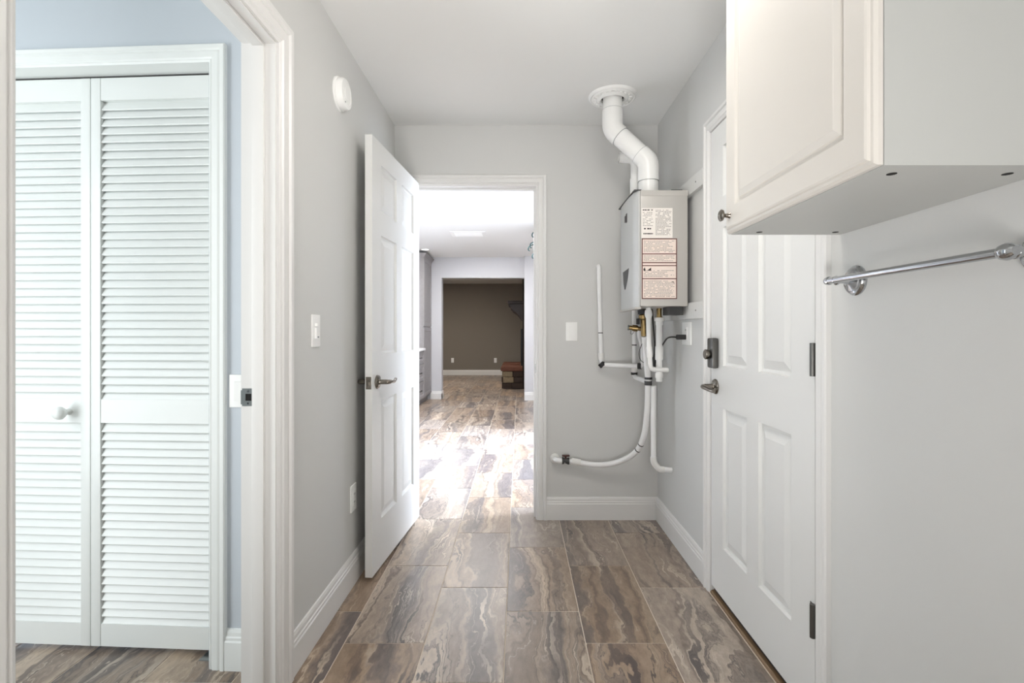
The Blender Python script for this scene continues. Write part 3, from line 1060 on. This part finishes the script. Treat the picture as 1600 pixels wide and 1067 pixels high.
# ------------------------------------------------------------------ vent pipe, intake pipe, ceiling medallion
VC = (0.509, 2.660)
md = root('ceiling_medallion', (VC[0], VC[1], CEIL), label='round ornate white plaster medallion around the vent pipe on the ceiling', cat='ceiling medallion')
bm = bmesh.new()
lathe(bm, [(0.062, 0.0), (0.062, -0.020), (0.070, -0.026), (0.080, -0.020), (0.086, -0.014), (0.104, -0.016), (0.112, -0.010), (0.120, -0.013), (0.128, -0.006), (0.130, 0.0)], seg=60)
build('medallion_ring', bm, M['medallion'], md, smooth=True)
bead = bmesh.new()
bmesh.ops.create_icosphere(bead, subdivisions=1, radius=0.010)
for v in bead.verts:
    v.co.z *= 0.6
bead_me = bpy.data.meshes.new('rosette_relief')
bead.to_mesh(bead_me)
bead.free()
bead_me.materials.append(M['medallion'])
for k in range(20):
    an = 2 * math.pi * k / 20
    o = bpy.data.objects.new('rosette_relief', bead_me)
    COL.objects.link(o)
    o.parent = md
    o.location = (0.095 * math.cos(an), 0.095 * math.sin(an), -0.017)
    o.scale = (1, 1, 1.0)
latheobj('pipe_gap', [(0.0, -0.0005), (0.0625, -0.0005), (0.0625, -0.004), (0, -0.004)], M['hole'], md, seg=32)

vp = root('vent_pipe', (0.688, 2.60, HZ1), label='thick white vent pipe with two elbows from heater up to the ceiling', cat='pipe')


def loc_pts(pts, r_):
    return [tuple(Vector(p) - Vector(r_.location)) for p in pts]


A_, B_, C_, D_ = Vector((0.509, 2.66, CEIL - 0.002)), Vector((0.509, 2.66, 2.265)), Vector((0.688, 2.60, 2.068)), Vector((0.688, 2.60, HZ1 + 0.001))
VR = 0.055
dBC = (C_ - B_).normalized()
upz = Vector((0, 0, 1))
tubeobj('pipe_section', loc_pts([A_, B_ + upz * 0.10], vp), VR - 0.0035, M['pvc'], vp, seg=28)
tubeobj('pipe_section', loc_pts([B_ + dBC * 0.055, C_ - dBC * 0.055], vp), VR - 0.0035, M['pvc'], vp, seg=28)
tubeobj('pipe_section', loc_pts([C_ - upz * 0.08, D_], vp), VR - 0.0035, M['pvc'], vp, seg=28)
for P0, din, dout, la, lb in ((B_, upz, dBC, 0.105, 0.060), (C_, -dBC, -upz, 0.060, 0.105)):
    pts = fillet([P0 + din * la, P0, P0 + dout * lb], 0.058, 10)
    elb = tubeobj('elbow', loc_pts(pts, vp), VR, M['pvc'], vp, seg=28)
    for P1, dd in ((pts[0], pts[0] - pts[1]), (pts[-1], pts[-1] - pts[-2])):
        dd = dd.normalized()
        tubeobj('joint_line', loc_pts([P1 - dd * 0.001, P1 + dd * 0.002], vp), VR - 0.0012, M['steel'], elb, seg=28)
latheobj('collar', [(VR - 0.004, 0.001), (VR + 0.004, 0.001), (VR + 0.004, 0.006), (VR - 0.004, 0.006)], M['black'], vp, seg=28, loc=(0, 0, 0.0))
latheobj('collar', [(VR - 0.004, 0.036), (VR + 0.003, 0.036), (VR + 0.003, 0.044), (VR - 0.004, 0.044)], M['pvc'], vp, seg=28)

ip = root('intake_pipe', (0.655, 2.735, HZ1 + 0.001), label='white air intake pipe with an open mouth behind the vent pipe', cat='pipe')
pts = fillet([(0.655, 2.735, HZ1 + 0.001), (0.655, 2.735, 2.135), (0.560, 2.735, 2.140)], 0.045, 10)
bm = bmesh.new()
lp_ = loc_pts(pts, ip)
ra = tube(bm, lp_, 0.029, 24, cap=False)
rb_ = tube(bm, lp_[2:], 0.0245, 24, cap=False)
for k in range(24):
    bm.faces.new((ra[-1][k], ra[-1][(k + 1) % 24], rb_[-1][(k + 1) % 24], rb_[-1][k]))
build('pipe_section', bm, M['pvc'], ip, smooth=True)
tubeobj('coupling', loc_pts([(0.655, 2.735, 1.865), (0.655, 2.735, 2.02)], ip), 0.033, M['pvc'], ip, seg=24)

# ------------------------------------------------------------------ water and gas lines under the heater
def ring_on(parent, p, d, r_, m, half=0.006):
    p, d = Vector(p), Vector(d).normalized()
    return tubeobj('crimp_ring', [p - d * half, p + d * half], r_, m, parent, seg=16)


# cold supply, on the end wall
cs = root('supply_pipe', (0.489, 2.985, 0.96), label='tall thin white pipe standing against the end wall with a rounded top', cat='pipe')
L_ = lambda p: tuple(Vector(p) - cs.location)
PR = 0.0135
tubeobj('pipe_section', [L_(p) for p in ((0.489, 3.028, 1.560), (0.489, 3.0, 1.566), (0.489, 2.990, 1.560), (0.489, 2.985, 1.545), (0.495, 2.985, 1.25), (0.503, 2.985, 0.985))], [PR, PR, PR, PR, PR, PR], M['pex'], cs, seg=14)
tubeobj('coupling', [L_((0.502, 2.985, 1.035)), L_((0.503, 2.985, 0.995))], 0.019, M['pex_joint'], cs)
ring_on(cs, L_((0.498, 2.985, 1.157)), (0, 0, 1), 0.0145, M['black'], 0.0025)
ring_on(cs, L_((0.507, 2.983, 0.963)), (0.6, -0.2, -0.7), 0.021, M['black'], 0.013)
tubeobj('pipe_section', [L_(p) for p in fillet([(0.504, 2.985, 0.995), (0.506, 2.983, 0.962), (0.725, 2.880, 0.961)], 0.025)], PR, M['pex'], cs)
ring_on(cs, L_((0.712, 2.886, 0.961)), (0.9, -0.4, 0), 0.019, M['black'], 0.010)
tubeobj('pipe_section', [L_(p) for p in fillet([(0.70, 2.892, 0.961), (0.727, 2.880, 0.962), (0.726, 2.865, 1.06), (0.698, 2.845, 1.14), (0.690, 2.80, 1.18)], 0.03)], 0.0115, M['pex'], cs)

# second wall line
sl = root('water_line', (0.704, 2.985, 0.883), label='thin white pipe rising behind the brass valve against the end wall', cat='pipe')
L_ = lambda p: tuple(Vector(p) - sl.location)
tubeobj('pipe_section', [L_(p) for p in fillet([(0.704, 2.985, 1.56), (0.704, 2.985, 0.887), (0.727, 2.769, 0.880)], 0.035)], PR, M['pex'], sl)
tubeobj('coupling', [L_((0.704, 2.985, 0.955)), L_((0.704, 2.985, 0.918))], 0.019, M['pex_joint'], sl)
ring_on(sl, L_((0.704, 2.985, 1.083)), (0, 0, 1), 0.0145, M['black'], 0.003)
ring_on(sl, L_((0.704, 2.985, 0.908)), (0, 0, 1), 0.020, M['black'], 0.007)

# brass valve hanging from the heater
bv = root('brass_valve', (0.690, 2.720, HZ0), label='brass service valve with side port under the water heater', cat='valve')
L_ = lambda p: tuple(Vector(p) - bv.location)
tubeobj('valve_body', [L_((0.688, 2.72, HZ0 - 0.001)), L_((0.690, 2.72, 1.262)), L_((0.690, 2.72, 1.256)), L_((0.692, 2.72, 1.235)), L_((0.692, 2.72, 1.230)), L_((0.697, 2.72, 1.140))], [0.017, 0.017, 0.024, 0.024, 0.017, 0.017], M['brass'], bv, seg=12)
tubeobj('union_nut', [L_((0.686, 2.72, 1.288)), L_((0.688, 2.72, 1.262))], 0.026, M['black'], bv, seg=8)
tubeobj('side_port', [L_((0.697, 2.72, 1.176)), L_((0.665, 2.735, 1.182)), L_((0.664, 2.735, 1.182)), L_((0.636, 2.742, 1.186)), L_((0.635, 2.742, 1.186)), L_((0.618, 2.745, 1.187))], [0.012, 0.012, 0.018, 0.018, 0.013, 0.013], M['brass'], bv, seg=14)
tubeobj('port_cap', [L_((0.620, 2.745, 1.187)), L_((0.611, 2.747, 1.188))], 0.015, M['steel'], bv, seg=8)
tubeobj('cap_strap', [L_(p) for p in fillet([(0.628, 2.735, 1.176), (0.622, 2.735, 1.155), (0.634, 2.735, 1.148), (0.645, 2.735, 1.168)], 0.01, 4)], 0.002, M['steel'], bv, seg=6)
boxobj('valve_lever', tuple(v for pair in zip(L_((0.655, 2.70, 1.205)), L_((0.668, 2.73, 1.238))) for v in pair), M['black'], bv, bevel=0.003)
tubeobj('second_body', [L_((0.722, 2.74, 1.225)), L_((0.720, 2.74, 1.105))], [0.013, 0.011], M['brass'], bv, seg=12)

# hot line down to the wall stub, with the shut-off valve
hl = root('water_hose', (0.224, 3.028, 0.375), label='white flexible hose curving down to a shut-off valve near the baseboard', cat='hose')
L_ = lambda p: tuple(Vector(p) - hl.location)
hose = [(0.699, 2.72, 1.138), (0.712, 2.735, 1.03), (0.726, 2.748, 0.90), (0.726, 2.75, 0.862), (0.724, 2.758, 0.72), (0.716, 2.80, 0.570), (0.686, 2.86, 0.462), (0.605, 2.925, 0.388), (0.497, 2.955, 0.358), (0.394, 2.975, 0.362), (0.335, 2.980, 0.372)]


def smooth_curve(pts, n=8):
    pts = [Vector(p) for p in pts]
    out = []
    for i in range(len(pts) - 1):
        p0, p1, p2, p3 = pts[max(i - 1, 0)], pts[i], pts[i + 1], pts[min(i + 2, len(pts) - 1)]
        for j in range(n):
            t = j / n
            out.append(0.5 * ((2 * p1) + (p2 - p0) * t + (2 * p0 - 5 * p1 + 4 * p2 - p3) * t * t + (3 * p1 - p0 - 3 * p2 + p3) * t ** 3))
    out.append(pts[-1])
    return out


hp = smooth_curve([L_(p) for p in hose])
tubeobj('hose', hp, 0.0165, M['pex'], hl, seg=16)
tubeobj('coupling', [L_((0.375, 2.977, 0.366)), L_((0.322, 2.981, 0.374))], 0.0205, M['pex_joint'], hl)
tubeobj('stub_pipe', [L_(p) for p in fillet([(0.34, 2.980, 0.372), (0.226, 2.978, 0.379), (0.222, 3.028, 0.379)], 0.03)], 0.0155, M['pex'], hl)
vb = tubeobj('shutoff_valve', [L_((0.306, 2.98, 0.375)), L_((0.298, 2.98, 0.375)), L_((0.292, 2.98, 0.376)), L_((0.276, 2.98, 0.377)), L_((0.270, 2.98, 0.377)), L_((0.262, 2.98, 0.377))], [0.021, 0.021, 0.017, 0.017, 0.021, 0.021], M['heater_dark'], hl)
boxobj('valve_handle', tuple(v for pair in zip(L_((0.262, 2.966, 0.404)), L_((0.308, 2.984, 0.414))) for v in pair), M['red_handle'], vb, bevel=0.003)
tubeobj('valve_stem', [L_((0.284, 2.978, 0.385)), L_((0.284, 2.976, 0.408))], 0.007, M['red_handle'], vb, seg=10)
ring_on(hl, L_((0.728, 2.749, 0.902)), (0, 0, 1), 0.022, M['black'], 0.006)
ring_on(hl, L_((0.727, 2.75, 0.875)), (0, 0, 1), 0.021, M['heater_dark'], 0.012)
for i in (44, 47):
    ring_on(hl, hp[i], hp[i + 1] - hp[i], 0.0172, M['black'], 0.003)
latheobj('wall_flange', [(0, 0.0), (0.030, 0.0), (0.029, -0.006), (0.022, -0.018), (0.015, -0.022), (0, -0.022)], M['pex_joint'], hl, axis='y', seg=24, loc=L_((0.222, 3.030, 0.379)))

# line into the right wall
dl = root('drain_line', (0.858, 2.745, 0.384), label='white pipe dropping beside the hose and bending into the right wall', cat='pipe')
L_ = lambda p: tuple(Vector(p) - dl.location)
tubeobj('pipe_section', [L_(p) for p in fillet([(0.752, 2.728, 0.862), (0.752, 2.736, 0.66), (0.756, 2.745, 0.43), (0.786, 2.745, 0.392), (0.859, 2.745, 0.386)], 0.03)], 0.0145, M['pex'], dl)
tubeobj('elbow', [L_(p) for p in fillet([(0.755, 2.745, 0.462), (0.756, 2.745, 0.43), (0.786, 2.745, 0.392), (0.815, 2.745, 0.3895)], 0.03)], 0.0175, M['pex_joint'], dl)

# relief pipe with its elbow
rl = root('relief_pipe', (0.678, 2.56, HZ0), label='white relief pipe from the heater bottom ending in a sideways elbow', cat='pipe')
L_ = lambda p: tuple(Vector(p) - rl.location)
tubeobj('pipe_section', [L_(p) for p in fillet([(0.678, 2.56, HZ0 - 0.001), (0.681, 2.56, 1.09), (0.690, 2.56, 0.967), (0.785, 2.58, 0.962)], 0.022)], 0.0125, M['pvc'], rl)
tubeobj('coupling', [L_((0.678, 2.56, 1.278)), L_((0.6783, 2.56, 1.262)), L_((0.679, 2.56, 1.250)), L_((0.679, 2.56, 1.235))], [0.0175, 0.0195, 0.0195, 0.014], M['pvc'], rl)
tubeobj('coupling', [L_((0.6815, 2.56, 1.085)), L_((0.686, 2.56, 1.03))], 0.0155, M['pvc'], rl)

# gas / condensate drop with couplings
gp = root('gas_pipe', (0.758, 2.64, HZ0), label='wide white pipe with couplings under the water heater beside the cord', cat='pipe')
L_ = lambda p: tuple(Vector(p) - gp.location)
tubeobj('brass_nipple', [L_((0.758, 2.64, HZ0 - 0.001)), L_((0.758, 2.64, 1.245)), L_((0.758, 2.64, 1.244)), L_((0.758, 2.64, 1.228))], [0.014, 0.014, 0.018, 0.018], M['brass'], gp)
tubeobj('pipe_section', [L_((0.758, 2.64, 1.22)), L_((0.758, 2.64, 0.93))], 0.0165, M['pvc'], gp, seg=18)
tubeobj('coupling', [L_((0.758, 2.64, 1.240)), L_((0.758, 2.64, 1.222)), L_((0.758, 2.64, 1.220)), L_((0.758, 2.64, 1.20))], [0.026, 0.026, 0.020, 0.020], M['pvc'], gp, seg=20)
tubeobj('coupling', [L_((0.758, 2.64, 1.085)), L_((0.758, 2.64, 1.012))], 0.0215, M['pvc'], gp, seg=20)
tubeobj('end_cap', [L_((0.758, 2.64, 0.942)), L_((0.758, 2.64, 0.915)), L_((0.758, 2.64, 0.914)), L_((0.758, 2.64, 0.895))], [0.0215, 0.0215, 0.017, 0.017], M['pvc'], gp, seg=20)

# power cord
pc = root('power_cord', (0.850, 2.495, 1.137), label='black power cord looping from the outlet up to the heater', cat='cord')
L_ = lambda p: tuple(Vector(p) - pc.location)
boxobj('plug', (-0.045, 0.0, -0.016, 0.016, -0.013, 0.013), M['black'], pc, bevel=0.005)
cp = smooth_curve([L_(p) for p in ((0.812, 2.497, 1.136), (0.775, 2.53, 1.134), (0.775, 2.62, 1.102), (0.772, 2.70, 1.050), (0.760, 2.70, 0.975), (0.748, 2.69, 0.965), (0.744, 2.69, 1.01), (0.750, 2.70, 1.10), (0.742, 2.70, 1.20), (0.735, 2.70, HZ0 - 0.002))])
tubeobj('cord', cp, 0.0042, M['black'], pc, seg=8)
cb = smooth_curve([L_(p) for p in ((0.760, 2.70, 1.04), (0.752, 2.71, 0.97), (0.742, 2.70, 0.97), (0.744, 2.69, 1.04), (0.754, 2.69, 1.035), (0.750, 2.70, 0.975), (0.738, 2.70, 0.98), (0.738, 2.70, 1.03))], 6)
tubeobj('cord_loop', cb, 0.004, M['black'], pc, seg=8)
sw = root('sensor_wire', (0.70, 2.75, 1.10), label='thin dark wire looping left beside the white pipes', cat='wire')
tubeobj('wire', smooth_curve([tuple(Vector(p) - sw.location) for p in ((0.715, 2.75, 1.13), (0.690, 2.75, 1.09), (0.676, 2.75, 1.045), (0.684, 2.75, 1.005), (0.712, 2.75, 0.985))]), 0.0018, M['black'], sw, seg=6)

# ------------------------------------------------------------------ kitchen
def shaker(parent, x0, x1, z0, z1, m, name='cabinet_door', handle=None):
    """door leaf on the face y = 0, standing proud"""
    bm = bmesh.new()
    f, l = ring_strip(bm, x0, x1, z0, z1, [(0, 0.0), (0, -0.018), (0.002, -0.020), (0.055, -0.020), (0.060, -0.011), (0.062, -0.011)])
    bm.faces.new(l)
    o = build(name, bm, m, parent)
    if handle == 'v':
        tubeobj('pull', [(x1 - 0.03, -0.020, z0 + 0.10), (x1 - 0.03, -0.045, z0 + 0.11), (x1 - 0.03, -0.045, z0 + 0.22), (x1 - 0.03, -0.020, z0 + 0.23)], 0.005, M['iron'], o, seg=8)
    elif handle == 'h':
        xm, zm = (x0 + x1) / 2, (z0 + z1) / 2
        tubeobj('pull', [(xm - 0.06, -0.020, zm), (xm - 0.055, -0.045, zm), (xm + 0.055, -0.045, zm), (xm + 0.06, -0.020, zm)], 0.005, M['iron'], o, seg=8)
    return o


FX = -1.530
pan = root('pantry_cabinet', (FX, 7.760, 0), R(90), label='tall grey pantry cabinet with crown moulding in the far kitchen corner', cat='cabinet')
boxobj('carcass', (0, 0.665, 0.0, 0.565, 0.10, 2.36), M['cab_grey'], pan)
boxobj('toe_kick', (0, 0.665, 0.05, 0.565, 0.0, 0.10), M['cab_grey'], pan)
shaker(pan, 0.012, 0.653, 1.25, 2.34, M['cab_grey'])
shaker(pan, 0.012, 0.653, 0.12, 1.23, M['cab_grey'])
bm = bmesh.new()
prof = [(0.0, 2.33), (-0.022, 2.33), (-0.026, 2.35), (-0.045, 2.375), (-0.062, 2.395), (-0.066, 2.41), (0.0, 2.41)]
ends = []
for q, e_ in ((0, -1), (0.665, 0)):
    ends.append([bm.verts.new((q + (y if e_ == -1 else 0), y, z)) for y, z in prof])
for k in range(len(prof)):
    k2 = (k + 1) % len(prof)
    bm.faces.new((ends[0][k], ends[0][k2], ends[1][k2], ends[1][k]))
bm.faces.new(ends[0])
bm.faces.new(ends[1])
ring2 = [bm.verts.new((y, 0.565, z)) for y, z in prof]
ring1 = [bm.verts.new((y, y, z)) for y, z in prof]
for k in range(len(prof)):
    k2 = (k + 1) % len(prof)
    bm.faces.new((ring1[k], ring1[k2], ring2[k2], ring2[k]))
bm.faces.new(ring2)
build('crown_moulding', bm, M['cab_grey'], pan)

for y0 in (7.155,):
    bc = root('base_cabinet', (FX, y0, 0), R(90), label='grey drawer base cabinet next to the tall pantry', cat='cabinet')
    boxobj('carcass', (0, 0.604, 0.0, 0.565, 0.10, 0.866), M['cab_grey'], bc)
    boxobj('toe_kick', (0, 0.604, 0.06, 0.565, 0, 0.10), M['cab_grey'], bc)
    for z0_, z1_ in ((0.12, 0.385), (0.395, 0.655), (0.665, 0.855)):
        shaker(bc, 0.008, 0.596, z0_, z1_, M['cab_grey'], 'drawer', 'h')
ct = root('countertop', (FX, 7.150, 0.868), R(90), label='white stone countertop over the grey drawer cabinet in the kitchen', cat='countertop')
boxobj('slab', (0, 0.608, -0.045, 0.565, 0, 0.036), M['counter'], ct, bevel=0.004)

vt = root('ceiling_vent', (-0.66, 6.40, CEIL), label='white rectangular air vent on the kitchen ceiling', cat='vent')
bm = bmesh.new()
for b in ((-0.23, 0.23, -0.16, -0.115, -0.008, 0), (-0.23, 0.23, 0.115, 0.16, -0.008, 0), (-0.23, -0.185, -0.115, 0.115, -0.008, 0), (0.185, 0.23, -0.115, 0.115, -0.008, 0)):
    box(bm, *b)
build('vent_frame', bm, M['plastic'], vt)
boxobj('duct_shade', (-0.185, 0.185, -0.115, 0.115, -0.0012, 0), M['heater_dark'], vt)
lv = bmesh.new()
q = [(-0.183, -0.016, -0.002), (0.183, -0.016, -0.002), (0.183, 0.013, -0.012), (-0.183, 0.013, -0.012)]
tp = [lv.verts.new(p) for p in q]
bt_ = [lv.verts.new((p[0], p[1], p[2] - 0.0015)) for p in q]
lv.faces.new(tp)
lv.faces.new(bt_)
for k in range(4):
    lv.faces.new((tp[k], tp[(k + 1) % 4], bt_[(k + 1) % 4], bt_[k]))
bmesh.ops.recalc_face_normals(lv, faces=lv.faces[:])
lv_me = bpy.data.meshes.new('vent_louver')
lv.to_mesh(lv_me)
lv.free()
lv_me.materials.append(M['plastic'])
for k in range(7):
    o = bpy.data.objects.new('vent_louver', lv_me)
    COL.objects.link(o)
    o.parent = vt
    o.location = (0, -0.096 + k * 0.032, 0)

dlt = root('recessed_light', (-1.46, 7.59, CEIL), label='small lit recessed light in the ceiling above the pantry', cat='light')
latheobj('trim_ring', [(0.052, 0.0), (0.075, 0.0), (0.075, -0.004), (0.055, -0.008), (0.052, -0.004)], M['plastic'], dlt, seg=32)
latheobj('lens', [(0, -0.001), (0.052, -0.001), (0.050, -0.006), (0, -0.009)], M['lamp_lens'], dlt, seg=32)

chd = root('chandelier', (0.40, 6.0, CEIL), label='curly verdigris metal chandelier mostly hidden behind the doorway casing', cat='chandelier')
latheobj('canopy', [(0, 0), (0.06, 0), (0.055, -0.02), (0.02, -0.035), (0, -0.036)], M['teal_iron'], chd, seg=24)
tubeobj('stem', [(0, 0, -0.03), (0, 0, -0.38)], [0.010, 0.010], M['teal_iron'], chd, seg=10)
for tier, (zz, rr) in enumerate(((-0.07, 0.24), (-0.22, 0.30), (-0.33, 0.24))):
    for k in range(8):
        an = 2 * math.pi * (k + 0.5 * (tier % 2)) / 8 + 0.08
        c, s = math.cos(an), math.sin(an)
        prof = [(0.01, zz - 0.03), (0.35 * rr, zz - 0.055), (0.60 * rr, zz + 0.0), (0.80 * rr, zz + 0.02), (0.97 * rr, zz - 0.005), (rr, zz - 0.04), (0.93 * rr, zz - 0.055)]
        tubeobj('arm', smooth_curve([(r_ * c, r_ * s, z) for r_, z in prof], 5), 0.0075, M['teal_iron'], chd, seg=8)

# ------------------------------------------------------------------ living room: fireplace
fp = root('fireplace', (0.08, 9.93, 0), label='dark stone fireplace with raised hearth and wooden mantel in the far room', cat='fireplace')
boxobj('chimney_breast', (0.0, 0.565, 0.0, 2.2, 0, 2.44), M['brick_dark'], fp)
bm = bmesh.new()
box(bm, -0.40, -0.002, 0.0, 1.75, 0.0, 0.36)
build('hearth_core', bm, M['stone_dark'], fp)
rnd = random.Random(5)
z = 0.0
for row, hgt in enumerate((0.125, 0.12, 0.115)):
    x = -0.405
    first = row % 2
    while x < -0.03:
        w_ = min(rnd.uniform(0.12, 0.22), -0.004 - x)
        boxobj('stone', (x + 0.004, x + w_ - 0.004, -0.028 - rnd.uniform(0, 0.012), -0.001, z + 0.004, z + hgt - 0.004), M['stone'] if (rnd.random() < 0.55) else M['stone_dark'], fp, bevel=0.012)
        x += w_
    y = 0.0
    while y < 1.7:
        w_ = rnd.uniform(0.18, 0.32)
        boxobj('stone', (-0.425 - rnd.uniform(0, 0.012), -0.401, y + 0.004, min(y + w_, 1.75) - 0.004, z + 0.004, z + hgt - 0.004), M['stone'] if (rnd.random() < 0.5) else M['stone_dark'], fp, bevel=0.010)
        y += w_
    z += hgt
for k in range(4):
    boxobj('hearth_slab', (-0.45, -0.004, -0.05 + k * 0.46, -0.05 + k * 0.46 + 0.452, 0.362, 0.362 + rnd.uniform(0.07, 0.085)), M['brick_red'], fp, bevel=0.015)
boxobj('mantel_shelf', (-0.315, 0.10, 0.10, 1.80, 1.74, 1.80), M['mantel'], fp, bevel=0.01)
for y in (0.16, 1.60):
    bm = bmesh.new()
    pf = [(-0.002, 1.40), (-0.002, 1.738), (-0.28, 1.738), (-0.27, 1.68), (-0.20, 1.60), (-0.12, 1.55), (-0.05, 1.46)]
    ends = [[bm.verts.new((x, yy, z)) for x, z in pf] for yy in (y, y + 0.14)]
    for k in range(len(pf)):
        k2 = (k + 1) % len(pf)
        bm.faces.new((ends[0][k], ends[0][k2], ends[1][k2], ends[1][k]))
    bm.faces.new(ends[0])
    bm.faces.new(ends[1])
    build('corbel', bm, M['mantel'], fp)
boxobj('firebox_frame', (-0.045, -0.002, 0.30, 1.50, 0.45, 1.22), M['iron'], fp, bevel=0.006)
